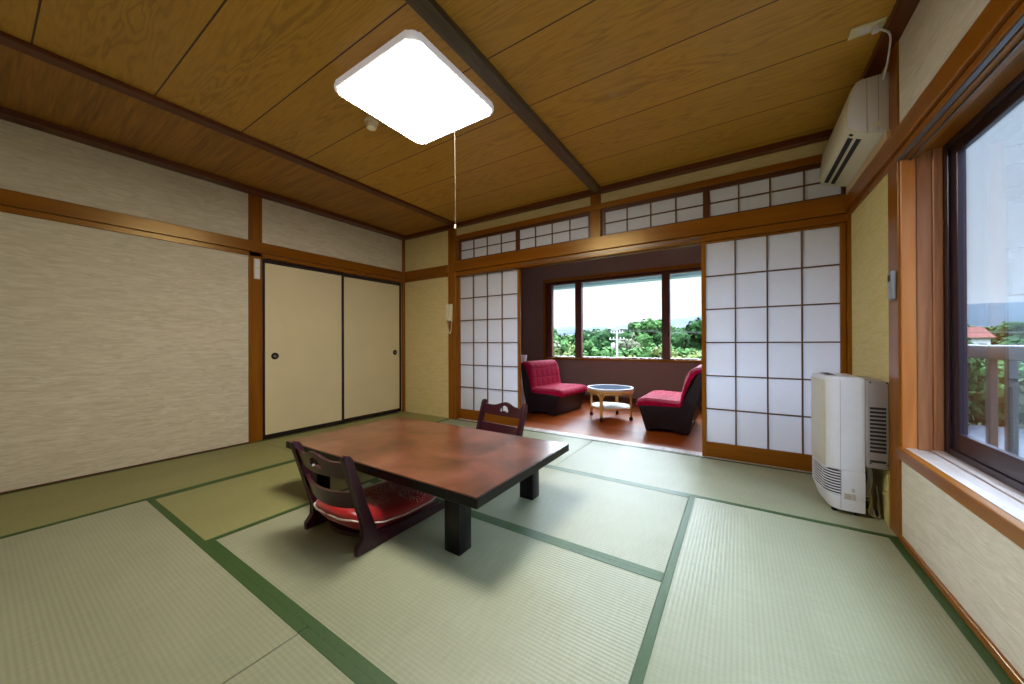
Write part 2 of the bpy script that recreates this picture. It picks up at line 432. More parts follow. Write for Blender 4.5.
def fusuma(name, label, y0, y1, x, hy):
    t = struct(thing(name, label, 'sliding door', (x, (y0+y1)/2, 0)))
    m = MB(); m.box(x-.024, x-.003, y0+.015, y1-.015, .03, 1.765); m.build('paper_panel', M_fusuma, t)
    m = MB(); fw = .027
    m.box(x-.027, x, y0, y0+fw, .002, 1.79, .002); m.box(x-.027, x, y1-fw, y1, .002, 1.79, .002)
    m.box(x-.026, x-.0005, y0+fw, y1-fw, .002, .046, .002); m.box(x-.026, x-.0005, y0+fw, y1-fw, 1.752, 1.79, .002)
    m.build('lacquer_frame', M_lacq, t)
    R = Matrix.Rotation(PI/2, 4, 'Y')
    m = MB(); m.lathe([(0, .001), (.022, .001), (.026, .004), (.032, .0045), (.035, .002), (.035, -.003)], x-.003, hy, .825, 24, R)
    h = m.build('recessed_pull', M_lacq, t)
    m = MB(); m.lathe([(0, .0022), (.011, .0022), (.013, .0012)], x-.003, hy, .825, 20, R); m.build('pull_cup', M_alu, h)
    return t
fusuma('door_3', 'left fusuma closet door, next to the wall post', 1.569, 2.421, XL-.001, 1.684)
fusuma('door_4', 'right fusuma closet door, next to the far corner', 2.416, 3.285, XL-.029, 3.185)

# transom lattices over the doorway
def transom(name, label, x0, x1):
    t = struct(thing(name, label, 'transom', ((x0+x1)/2, YB, 1.97)))
    y = YB-.004; z0, z1 = 1.968, 2.236; fw = .024
    m = MB(); m.box(x0, x0+fw, y, y+.03, z0, z1, .002); m.box(x1-fw, x1, y, y+.03, z0, z1, .002)
    m.box(x0+fw, x1-fw, y+.001, y+.029, z0, z0+.016, .002); m.box(x0+fw, x1-fw, y+.001, y+.029, z1-.034, z1, .002)
    m.build('frame', M_dark['x'], t)
    m = MB(); a, c = x0+fw, x1-fw; zz = (z0+.016+z1-.034)/2
    for k in range(1, 4):
        xx = a+(c-a)*k/4; m.box(xx-.005, xx+.005, y+.008, y+.02, z0+.016, z1-.034)
    m.box(a, c, y+.009, y+.0195, zz-.005, zz+.005)
    m.build('lattice', M_lat['x'], t)
    m = MB(); m.box(a-.003, c+.003, y+.020, y+.0215, z0+.013, z1-.03); m.build('paper', M_paper, t)
transom('window_3', 'papered lattice transom nearest the pull cord', -2.915, -2.062)
transom('window_4', 'papered lattice transom left of the short post', -2.062, -1.216)
transom('window_5', 'papered lattice transom right of the short post', -1.098, -.222)
transom('window_6', 'papered lattice transom partly behind the air conditioner', -.222, .63)

# ------------------------------------------------------------------ big window in the right wall
WX = .785
m = MB(); m.box(XR, .70, 2.41, 2.44, .40, 1.86, .003); m.build('jamb_board', M_jamb)
w = struct(thing('window_2', 'big sliding window in the right wall with dark frame', 'window', (XR, 1.5, .44)))
bpy.data.objects['jamb_board'].parent = w
bpy.data.objects['jamb_board'].data.transform(Matrix.Translation((-XR, -1.5, -.44)))
m = MB(); m.box(.7005, .752, 2.414, 2.44, .40, 1.86, .003); m.build('jamb_board', M_jambw, w)
m = MB(); m.box(.7525, WX, 2.408, 2.44, .40, 1.86, .003); m.build('jamb_board', M_jambw, w)
m = MB(); m.box(XR-.02, XR+.01, .6, 2.425, .395, .447, .003); m.build('sill_nosing', M_trim['y'], w)
m = MB(); m.box(XR+.011, .70, .6, 2.412, .40, .4465, .001); m.box(.7015, .74, .6, 2.412, .40, .443, .001); m.box(.741, WX, .6, 2.412, .40, .449, .001)
m.build('sill_board', M_sill, w)
m = MB(); m.box(XR+.01, .712, .6, 2.44, 1.812, 1.86, .002); m.box(.714, WX, .6, 2.44, 1.835, 1.86, .002); m.build('head_board', M_trim['y'], w)
m = MB(); m.box(XR-.012, XR+.004, .6, 2.41, 1.812, 1.8215, .001); m.box(XR+.03, XR+.036, .6, 2.41, 1.803, 1.812, .001); m.build('track', M_alu, w)
m = MB()
m.box(WX, .84, 2.37, 2.44, .44, 1.86, .002); m.box(WX, .84, .6, .66, .44, 1.86, .002)
m.box(WX, .84, .66, 2.37, .44, .475, .002); m.box(WX, .84, .66, 2.37, 1.81, 1.86, .002)
m.build('outer_frame', M_frame, w)
def sash(x, y0, y1):
    m = MB(); m.box(x, x+.022, y0, y0+.05, .475, 1.81, .002); m.box(x, x+.022, y1-.055, y1, .475, 1.81, .002)
    m.box(x, x+.022, y0+.05, y1-.055, .475, .55, .002); m.box(x, x+.022, y0+.05, y1-.055, 1.765, 1.81, .002)
    s = m.build('sash', M_frame, w)
    m = MB(); m.box(x+.009, x+.013, y0+.048, y1-.053, .548, 1.767); m.build('pane', M_glassb, s)
sash(.794, 1.48, 2.372); sash(.818, .655, 1.54)

# ------------------------------------------------------------------ sunroom beyond the doorway
b = MB(); b.box(-3.8, 1.0, YB+.115, 5.75, -.1, -.004)
struct(b.build('floor_sunroom', M_boards), 'red-brown varnished board floor of the sunroom')
FY = 5.6
b = MB()
b.box(-3.8, -2.90, FY, FY+.15, 0, 2.5); b.box(.1, 1.0, FY, FY+.15, 0, 2.5)
b.box(-2.90, .1, FY, FY+.15, 0, .66); b.box(-2.90, .1, FY, FY+.15, 2.03, 2.5)
struct(b.build('wall_far', M_brown_wall), 'dark brown wall of the sunroom under the window')
b = MB(); b.box(-3.9, -3.8, YB+.1, FY+.15, 0, 2.5); struct(b.build('wall_sunroom_left', M_brown_wall), 'left end wall of the sunroom')
b = MB(); b.box(1.0, 1.1, YB+.1, FY+.15, 0, 2.5); struct(b.build('wall_sunroom_right', M_brown_wall), 'right end wall of the sunroom')
b = MB(); b.box(-3.9, 1.1, YB+.11, FY+.15, 2.46, 2.52); struct(b.build('ceiling_sunroom', M_plaster), 'pale ceiling of the sunroom')  # unseen ceiling, its colour made pale to bounce light to the transoms
b = MB(); b.box(XR+.14, 1.0, YB, YB+.1, 0, 2.5); struct(b.build('wall_return', M_brown_wall), 'wall return right of the doorway')
b = MB(); b.box(-3.8, 1.0, FY-.015, FY, -.004, .085, .003); struct(b.build('baseboard_far', M_dark['x']), 'dark baseboard under the sunroom window')
w1 = struct(thing('window_1', 'three-part sunroom window looking onto the forest', 'window', (-1.4, FY, .68)))
m = MB(); m.box(-2.95, -2.90, FY-.012, FY+.13, .66, 2.06, .003); m.box(.1, .15, FY-.012, FY+.13, .66, 2.06, .003)
m.box(-2.95, .15, FY-.014, FY+.13, 2.02, 2.07, .003); m.build('casing', M_trim['z'], w1)
m = MB(); m.box(-2.95, .15, FY-.03, FY+.13, .655, .694, .003); m.build('sill_board', M_trim['x'], w1)
m = MB(); m.box(-2.90, -2.795, FY+.03, FY+.11, .694, 2.02, .002); m.box(.0, .1, FY+.03, FY+.11, .694, 2.02, .002)
m.box(-2.795, .0, FY+.031, FY+.109, .694, .712, .002); m.box(-2.795, .0, FY+.031, FY+.109, 1.972, 2.02, .002)
m.build('frame', M_wframe, w1)
for x0, x1 in ((-2.352, -2.240), (-.968, -.858)):
    m = MB(); m.box(x0, x1, FY+.028, FY+.112, .694, 2.02, .003); mu = m.build('mullion', M_wframe, w1)
    m = MB(); hx = x0+.012 if x0 < -2 else x1-.012
    m.box(hx-.014, hx+.014, FY+.008, FY+.028, 1.03, 1.12, .005); m.build('latch', M_black, mu)
for x0, x1 in ((-2.795, -2.352), (-2.240, -.968), (-.858, .0)):
    m = MB(); m.box(x0, x1, FY+.062, FY+.068, .712, 1.972); m.build('pane', M_glass, w1)
b = MB(); b.box(-3.5, .8, FY+.2, FY+.40, 1.94, 2.12, .006)
struct(b.build('trim_eave', plain('skylit_teal_eave', lin(140, 172, 184), .6)), 'eave over the sunroom window')  # skylight on the underside put into the teal colour

# ------------------------------------------------------------------ tatami mats
def mat(x0, x1, y0, y1, ax, label, m_, edges='both'):
    cx, cy = (x0+x1)/2, (y0+y1)/2
    L, W = ((x1-x0), (y1-y0)) if ax == 'x' else ((y1-y0), (x1-x0))
    g = .0006; l, w = L/2-.0016, W/2-g
    t = thing('tatami_mat', label, 'tatami mat', (cx, cy, -.051), 0 if ax == 'x' else PI/2, 'tatami mats on the floor')
    m = MB(); m.box(-l, l, -w, w, 0, .051, .0015); m.build('rush_surface', m_, t, False, uv=True)
    for s in (-1, 1):
        m = MB(); y = s*(w+g-.016); m.box(-l, l, y-.0159, y+.0159, .0505, .0523, .0003); m.build('border_cloth', M_heri, t, False)
Y0, YM, YA, YBK = .618, 1.522, 2.42, YB-.003
X1, X2, X3 = -3.038, -2.135, -.2605
mat(XL, X1, 1.545, YBK, 'y', 'olive tatami mat in front of the closet doors', M_tat_dim)
mat(XL, X1, -.28, 1.545, 'y', 'olive tatami mat along the papered left wall', M_tat_dim)
mat(X1, X2, Y0, YA, 'y', 'yellowish tatami mat left of the low table, under its left end', M_tat_dim)
mat(X2, X3, Y0, YM, 'x', 'tatami mat under the nearer floor chair', M_tat)
mat(X2, X3, YM, YA, 'x', 'tatami mat under the far half of the low table', M_tat)
mat(X3, XR-.013, Y0, YA, 'y', 'pale tatami mat below the big window, right of the table', M_tat)
mat(X1, -1.195, YA, YBK, 'x', 'tatami mat along the left shoji door, behind the far floor chair', M_tat)
mat(-1.195, XR-.001, YA, YBK, 'x', 'tatami mat the white heater stands on, along the doorway', M_tat)
mat(X1, -1.217, -.28, Y0, 'x', 'tatami mat in the near left corner of the view', M_tat)
mat(-1.217, XR-.013, -.28, Y0, 'x', 'tatami mat nearest the viewpoint, right of the joint at the bottom', M_tat)
b = MB(); b.box(XL, XR, -1.2, -.282, -.052, 0)
struct(b.build('floor_front', M_tat, uv=True), 'tatami floor behind the viewpoint')

# ------------------------------------------------------------------ low table
t = thing('low_table', 'low lacquered dining table with mottled red-brown top and black legs', 'table', (-1.672, 1.56, 0))
m = MB(); m.box(-2.447, -.897, 1.118, 2.012, .298, .3225, .002); m.build('tabletop', M_ttop, t)
m = MB()
x0, x1, y0, y1 = -2.456, -.888, 1.109, 2.021
for a in ((x0, x1, y0, y0+.0085), (x0, x1, y1-.0085, y1), (x0, x0+.0085, y0+.0085, y1-.0085), (x1-.0085, x1, y0+.0085, y1-.0085)):
    m.box(*a, .279, .3215, .002)
m.box(x0+.0085, x1-.0085, y0+.0085, y1-.0085, .279, .2975)
m.build('edge_band', M_tleg, t)
m = MB(); X0, X1_, Y0_, Y1_ = -2.26, -1.085, 1.225, 1.885
m.box(X0, X1_, Y0_-.012, Y0_+.012, .215, .279, .002); m.box(X0, X1_, Y1_-.012, Y1_+.012, .215, .279, .002)
m.box(X0-.012, X0+.012, Y0_+.012, Y1_-.012, .215, .279, .002); m.box(X1_-.012, X1_+.012, Y0_+.012, Y1_-.012, .215, .279, .002)
m.build('apron', M_tleg, t)
for lx in (-2.265, -1.093):
    for ly in (1.226, 1.884):
        m = MB(); m.box(lx-.046, lx+.046, ly-.042, ly+.042, 0, .279, .004, 2); m.build('leg', M_tleg, t)

# ------------------------------------------------------------------ legless floor chairs
def slat_mesh(outline, hole, hw, thick, bow, lean):
    bm = bmesh.new()
    def loop(pts):
        vs = [bm.verts.new((x, 0, z)) for x, z in pts]
        return [bm.edges.new((vs[i], vs[(i+1) % len(vs)])) for i in range(len(vs))]
    es = loop(outline)
    if hole: es += loop(hole)
    bmesh.ops.triangle_fill(bm, edges=es, use_beauty=True)
    r = bmesh.ops.extrude_face_region(bm, geom=list(bm.faces))
    bmesh.ops.translate(bm, vec=(0, thick, 0), verts=[v for v in r['geom'] if isinstance(v, bmesh.types.BMVert)])
    for v in bm.verts:
        v.co.y += -bow*(1-(v.co.x/hw)**2)+lean(v.co.z)
    return bm
def make_chair(label, loc, rz):
    t = thing('floor_chair', label, 'floor chair', loc, rz, 'legless wooden floor chairs at the low table')
    lean = lambda z: .055-.125*(z-.06)/.40        # rear face of the post at height z
    for s in (-1, 1):
        sh = lambda p, s=s: (p[0]+s*.003*max(0, p[2]-.06)/.39, p[1], p[2])
        m = MB()
        m.prism([(0, 0), (0, .034), (.034, .064), (lean(.12), .12), (lean(.445), .445), (lean(.45)+.004, .457), (lean(.46)+.020, .463), (lean(.46)+.036, .459), (lean(.445)+.043, .445), (lean(.2)+.046, .2), (lean(.08)+.05, .08), (.118, .060), (.3, .053), (.5, .044), (.535, .038), (.545, .02), (.545, 0)],
                'x', s*.2145-.016, s*.2145+.016, .004, 2, sh)
        m.build('side_frame', M_maho, t, False)
    hw = .205
    n = 24; xs = [-hw+2*hw*i/n for i in range(n+1)]
    def crest(x):
        u = abs(x)/hw
        return .427+.026*(.5+.5*math.cos(min(1, u/.62)*PI))-.004*math.sin(u*PI)
    out = [(x, crest(x)) for x in xs]+[(x, .352-.010*(1-(x/hw)**2)) for x in xs[::-1]]
    hole = [(x, z+.008) for x, z in [(-.048, .372), (-.046, .386), (-.036, .394), (-.030, .406), (-.014, .414), (0, .417), (.014, .414), (.030, .406), (.036, .394), (.046, .386), (.048, .372), (.036, .364), (.02, .368), (.008, .374), (-.008, .374), (-.02, .368), (-.036, .364)]]
    m = MB(); m.join(slat_mesh(out, hole, hw, .016, .030, lambda z: lean(z)+.014)); m.build('crest_rail', M_maho, t, False)
    out = [(x, .283-.012*(1-(x/hw)**2)) for x in xs]+[(x, .203-.014*(1-(x/hw)**2)) for x in xs[::-1]]
    m = MB(); m.join(slat_mesh(out, None, hw, .016, .045, lambda z: lean(z)+.014)); m.build('back_slat', M_maho, t, False)
    # bent seat board with a rounded rear edge
    arc = [(.205*math.cos(a), .17+.13*math.sin(a)) for a in [PI+PI*i/20 for i in range(21)]]
    m = MB(); m.prism(arc+[(.205, .52), (-.205, .52)], 'z', .03, .048, .003); m.build('seat_board', M_maho, t, False)
    return t
def make_cushion(label, loc, rz):
    """puffed seat cushion, thicker at the back"""
    def rim(a):
        c, s = math.cos(a), math.sin(a)
        e = .26
        x = .203*math.copysign(abs(c)**e, c); y = .252*math.copysign(abs(s)**e, s)
        y = y+.285 if y > -.1 else y+.285-.045*(1-(x/.2)**2)*min(1, (-.1-y)/.14)
        return x, y
    base = lambda y: .070+.070*max(0, min(1, (.22-y)/.2))**1.2
    def f(u, v):
        a = u*2*PI; x, y = rim(a); k = math.sin(v*PI/2) if v < 1 else 1
        x, y = x*k, .27+(y-.27)*k
        th = .042*(1-k**5)**.5 if k < 1 else 0
        return x, y, th
    t = thing('seat_cushion', label, 'cushion', loc, rz, 'red cushions on the floor chairs')
    m = MB()
    m.grid(lambda u, v: (lambda q: (q[0], q[1], base(q[1])+q[2]*1.35))(f(u, v)), 64, 14, True)
    m.grid(lambda u, v: (lambda q: (q[0], q[1], max(.049, base(q[1])-q[2]*1.7)))(f(u, v)), 64, 14, True)
    bmesh.ops.remove_doubles(m.bm, verts=m.bm.verts, dist=1e-4)
    m.build('cover', M_cush, t, False, 60)
    pts = [(rim(a)[0]*1.012, .27+(rim(a)[1]-.27)*1.014, base(rim(a)[1])-.002) for a in [2*PI*i/90 for i in range(90)]]
    m = MB(); m.tube(pts, .0042, 6, True); m.build('piping', M_piping, t, False)
    return t
CH1 = ((-1.654, .935, 0), math.radians(0))
CH2 = ((-1.652, 2.373, 0), math.radians(174))
make_chair('mahogany legless floor chair on the near side of the low table', *CH1)
make_cushion('red patterned cushion on the nearer floor chair', *CH1)
make_chair('mahogany legless floor chair on the far side of the low table, before the left shoji', *CH2)
make_cushion('red cushion on the farther floor chair, mostly hidden by the table', *CH2)

# ------------------------------------------------------------------ ceiling lamp
t = thing('ceiling_light', 'square white ceiling lamp, lit', 'ceiling light', (-1.542, 1.398, ZC))
def rsq(h, r, n=8):
    p = []
    for k, (sx, sy) in enumerate(((1, 1), (-1, 1), (-1, -1), (1, -1))):
        for i in range(n+1):
            a = k*PI/2+i*PI/2/n; p.append((-1.542+sx*(h-r)+r*math.cos(a), 1.398+sy*(h-r)+r*math.sin(a)))
    return p
m = MB(); m.prism(rsq(.325, .045), 'z', 2.333, 2.372, .012, 3); m.build('acrylic_rim', M_lrim, t)
m = MB(); m.prism(rsq(.309, .04), 'z', 2.327, 2.336, .004, 2); m.build('diffuser', M_lamp, t)
m = MB(); m.prism(rsq(.25, .03), 'z', 2.372, ZC); m.build('base_plate', M_white, t)
t2 = thing('pull_cord', 'thin white pull cord hanging from the ceiling lamp', 'pull cord', (-1.575, 1.71, 1.72))
m = MB(); m.tube([(-1.524, 1.69, 2.336), (-1.528, 1.698, 2.0), (-1.532, 1.702, 1.715)], .001, 6); m.build('cord', plain('cord_string', lin(120, 108, 88), .8), t2)
m = MB(); m.lathe([(0, -.028), (.006, -.026), (.0075, -.012), (.004, 0), (0, .002)], -1.532, 1.702, 1.715, 12); m.build('bead', M_cream, t2)
t = thing('smoke_detector', 'small round cream detector on the ceiling beside the lamp', 'detector', (-2.045, 1.452, ZC))
m = MB(); m.lathe([(0, 0), (.045, 0), (.045, -.012), (.038, -.016)], -2.045, 1.452, ZC, 28); m.build('mounting_ring', M_cream, t)
m = MB(); m.lathe([(.034, -.016), (.036, -.036), (.030, -.052), (.016, -.059), (0, -.06)], -2.045, 1.452, ZC, 28); m.build('sensor_dome', M_cream, t)

# ------------------------------------------------------------------ air conditioner + socket
t = thing('air_conditioner', 'cream wall air conditioner above the right shoji, near the ceiling', 'air conditioner', (.6, 2.9, 2.0))
ay0, ay1 = 2.52, 3.275
prof = [(.648, 2.318), (.56, 2.318), (.525, 2.305), (.505, 2.272), (.492, 2.16), (.486, 2.105), (.492, 2.078), (.512, 2.058), (.56, 2.036), (.648, 2.012)]
m = MB(); m.prism(prof, 'y', ay0, ay1, .012, 3); m.build('body', M_acs, t)
prof2 = [(.552, 2.3205), (.522, 2.309), (.501, 2.274), (.488, 2.16), (.482, 2.105), (.4885, 2.075), (.510, 2.0545), (.56, 2.0325), (.62, 2.0155), (.62, 2.0215), (.56, 2.040), (.515, 2.062), (.498, 2.08), (.492, 2.105), (.498, 2.16), (.51, 2.27), (.527, 2.3), (.552, 2.31)]
m = MB(); m.prism(prof2, 'y', ay0+.004, ay1-.004, .003, 2); m.build('front_panel', M_acw, t)
# outlet slots follow the sloping underside
for u in (.503, .536):
    z = 2.0555-(u-.508)*.44
    m = MB(); m.prism([(u, z+.004), (u+.020, z-.005), (u+.0195, z-.0105), (u-.0005, z-.0015)], 'y', ay0+.075, ay1-.05); m.build('outlet_slot', M_dgrey, t)
m = MB(); m.lathe([(0, -.004), (.009, -.003), (.01, .002)], .509, ay0+.04, 2.0545, 16, Matrix.Rotation(math.radians(25), 4, 'Y')); m.build('sensor', M_dgrey, t)
m = MB(); m.box(.56, .562, ay0-.001, ay0+.002, 2.03, 2.31); m.box(.602, .604, ay0-.001, ay0+.002, 2.03, 2.315); m.build('end_seam', M_grey, t)
m = MB(); m.box(.575, .62, ay0-.0015, ay0+.002, 2.05, 2.075, .001); m.build('rating_mark', M_acw, t)
m = MB(); m.box(.625, .646, ay0-.02, ay1+.01, 1.962, 2.012, .002); m.build('mounting_board', M_plate, t)
m = MB(); cp = [(.548, 2.296, 2.407), (.57, 2.30, 2.392), (.592, 2.32, 2.385), (.607, 2.36, 2.375), (.614, 2.41, 2.345), (.618, 2.455, 2.31), (.62, 2.50, 2.29), (.622, 2.53, 2.28)]
def smooth(pts, n=5):
    out = []; P = [Vector(p) for p in pts]; P = [P[0]]+P+[P[-1]]
    for i in range(1, len(P)-2):
        for k in range(n):
            s = k/n; a, b_, c, d = P[i-1:i+3]
            out.append(.5*((2*b_)+(-a+c)*s+(2*a-5*b_+4*c-d)*s*s+(-a+3*b_-3*c+d)*s**3))
    return out+[P[-2]]
m.tube(smooth(cp), .0042, 8); m.build('power_cord', M_white, t)
m = MB(); m.box(.53, .556, 2.282, 2.31, 2.394, 2.421, .004, 2); m.build('plug', M_white, t)
t = thing('ceiling_outlet', 'cream socket plate on the ceiling that the air conditioner plugs into', 'outlet', (.51, 2.3, ZC))
m = MB(); m.box(.452, .572, 2.262, 2.334, ZC-.009, ZC-.0002, .003, 2); m.build('plate', M_cream, t)
m = MB(); m.box(.485, .524, 2.28, 2.316, ZC-.012, ZC-.009, .001); m.build('socket', M_white, t)

# ------------------------------------------------------------------ heater
t = thing('gas_heater', 'tall white heater with curved grille standing in the right corner', 'heater', (.5, 2.78, 0))
hy0, hy1 = 2.615, 2.95
def plan(o=0):
    """outline in plan: flat end panel, big rounded corner, bowed front"""
    p = [(.567+o, hy0-o), (.468, hy0-o)]
    for i in range(1, 9):
        a = i/8*PI/2; p.append((.468-(.066+o)*math.sin(a), hy0+.085-(.085+o)*math.cos(a)))
    for i in range(1, 6): p.append((.402-o-.017*math.sin(i/5*PI*.62), hy0+.085+(hy1-hy0-.13)*i/5))
    p += [(.41-o, hy1+o), (.567+o, hy1+o)]
    return p
def taper(p):
    x, y, z = p
    if z < .1: x = x+(.5-x)*(.10*(.1-z)/.1) if x < .5 else x
    return x, y, z
m = MB(); m.prism(plan(), 'z', .022, .10, 0); 
for v in m.bm.verts:
    if v.co.z < .05 and v.co.x < .5: v.co.x += (.5-v.co.x)*.22
m.build('base_skirt', M_heat, t)
m = MB(); m.prism(plan(), 'z', .235, .755, .014, 3); m.build('body', M_heat, t)
m = MB(); m.prism(plan(-.004), 'z', .095, .24); m.build('grille_cavity', M_dgrey, t)
for k in range(9):
    z = .103+k*.0152
    m = MB(); pl = [q for q in plan() if q[0] < .469]; il = [q for q in plan(-.011) if q[0] < .469]
    m.prism(pl+il[::-1], 'z', z, z+.0052); m.build('grille_slat', M_heat, t)
m = MB(); m.box(.472, .568, hy0, hy1, .095, .24); m.build('end_panel', M_heat, t)
m = MB(); m.box(.4685, .4698, hy0-.0012, hy0+.002, .03, .74); m.build('seam', M_grey, t)
# front cover with darker ivory face and door seam
m = MB(); q = [c for c in plan(.0025) if c[0] < .416]; q2 = [c for c in plan(-.004) if c[0] < .424]
m.prism(q+q2[::-1], 'z', .245, .735, .001); m.build('front_cover', M_heatf, t)
m = MB(); m.box(.4065, .412, hy0+.078, hy0+.081, .50, .735); m.build('cover_seam', M_grey, t)
m = MB(); m.box(.422, .47, 2.71, 2.90, .752, .759, .002); m.build('control_panel', M_grey, t)
m = MB(); m.box(.43, .462, 2.72, 2.76, .759, .7615, .001); m.box(.43, .462, 2.78, 2.80, .759, .7615, .001); m.box(.43, .462, 2.82, 2.88, .759, .7605, .001); m.build('button', M_dgrey, t)
for x, y in ((.45, 2.66), (.54, 2.64), (.45, 2.92), (.54, 2.92)):
    m = MB(); m.lathe([(.012, 0), (.014, .004), (.012, .023)], x, y, 0, 12); m.build('foot', M_black, t)
m = MB(); m.box(.5685, .6475, 2.575, 2.93, .285, .742, .004, 2); rb = m.build('rear_duct_box', M_grey, t)
for k in range(13):
    z = .60-k*.0205
    if k == 12: z = .322
    m = MB(); m.box(.577, .638, 2.572, 2.577, z-.006, z+.006, .001); m.build('duct_slot', M_dgrey, rb)
for x, z in ((.579, .735), (.642, .735), (.579, .31), (.642, .31)):
    m = MB(); m.lathe([(0, .002), (.003, .0015), (.004, 0)], x, 2.575, z, 10, Matrix.Rotation(PI/2, 4, 'X')); m.build('screw', M_dgrey, rb)
# rating sticker: grey rows that cannot be read in the photo
m = MB(); m.box(.482, .530, hy0-.001, hy0+.001, .085, .118); m.box(.514, .526, hy0-.0015, hy0, .128, .148); stk = m.build('rating_sticker', plain('sticker', lin(196, 190, 186), .5), t)
for k, (a, c) in enumerate(((.485, .505), (.488, .512), (.486, .508), (.487, .51))):
    m = MB(); m.box(a, c, hy0-.0016, hy0-.001, .111-k*.007-.0015, .111-k*.007+.0015); m.build('print_line', M_grey, stk)
m = MB(); m.tube(smooth([(.585, 2.66, .29), (.592, 2.655, .25), (.594, 2.652, .2), (.586, 2.652, .15), (.585, 2.655, .115), (.58, 2.70, .11)]), .0115, 10); m.build('hose', M_hose, t)
m = MB(); m.box(.574, .59, 2.68, 2.90, .03, .285); m.build('rear_plate', M_dgrey, t)
for k in range(3):
    m = MB(); m.tube(smooth([(.572, 2.70, .20-.05*k), (.60, 2.66, .10-.02*k), (.585+.01*k, 2.64, .03), (.612, 2.635, .012), (.632, 2.66, .010), (.63, 2.70, .06+.05*k)]), .0035, 6)
    m.build('cable', M_hose if k else M_yel, t)
t = thing('gas_tap', 'yellow gas tap on the wall behind the heater', 'gas tap', (.64, 2.585, .2))
m = MB(); m.tube([(.641, 2.556, .005), (.641, 2.556, .235)], .006, 12); m.build('pipe', M_yel, t)
m = MB(); m.lathe([(.010, -.014), (.012, 0), (.010, .014)], .64, 2.556, .17, 14); m.tube([(.64, 2.556, .17), (.618, 2.555, .172)], .006, 10); m.build('valve', M_yel, t)
m = MB(); m.box(.634, .646, 2.549, 2.563, .236, .268, .003); m.build('lever', M_yel, t)

# ------------------------------------------------------------------ small wall fittings
t = thing('wall_controller', 'small grey controller mounted on the post beside the big window', 'controller', (.63, 2.52, 1.22))
m = MB(); m.box(.622, .6425, 2.432, 2.487, 1.155, 1.295, .006, 3); m.build('case', M_silver, t)
m = MB(); m.box(.6208, .623, 2.444, 2.476, 1.245, 1.277, .001); m.build('display', M_dgrey, t)
t = thing('wall_switch', 'cream plastic switch unit high on the post beside the closet', 'switch', (XL+.02, 1.517, 1.675))
m = MB(); m.box(XL+.0125, XL+.03, 1.49, 1.543, 1.578, 1.775, .003, 2); m.build('case', M_cream, t)
m = MB(); m.box(XL+.03, XL+.034, 1.498, 1.535, 1.69, 1.765, .001); m.box(XL+.03, XL+.034, 1.498, 1.535, 1.588, 1.675, .001); m.build('rocker', M_white, t)
t = thing('intercom_phone', 'cream wall phone with curly cord on the post left of the shoji', 'phone', (-3.03, YB-.03, 1.33))
py = YB-.0225
m = MB(); m.box(-3.078, -3.005, py-.022, py, 1.225, 1.44, .006, 2); m.build('base', M_cream, t)
m = MB(); m.prism([(py-.022, 1.235), (py-.022, 1.43), (py-.055, 1.432), (py-.062, 1.42), (py-.058, 1.385), (py-.044, 1.36), (py-.044, 1.30), (py-.058, 1.275), (py-.062, 1.245), (py-.055, 1.233)], 'x', -3.07, -3.028, .005, 2); m.build('handset', M_cream, t)
m = MB(); cc = smooth([(-3.055, py-.03, 1.232), (-3.06, py-.03, 1.16), (-3.05, py-.025, 1.085), (-3.035, py-.022, 1.07), (-3.02, py-.02, 1.10), (-3.015, py-.012, 1.18), (-3.018, py-.01, 1.227)], 30)
cc = [p+Vector((.0045*math.cos(i*1.1), .0045*math.sin(i*1.1), 0)) for i, p in enumerate(cc)]
m.tube(cc, .0028, 5); m.build('curly_cord', M_cream, t)

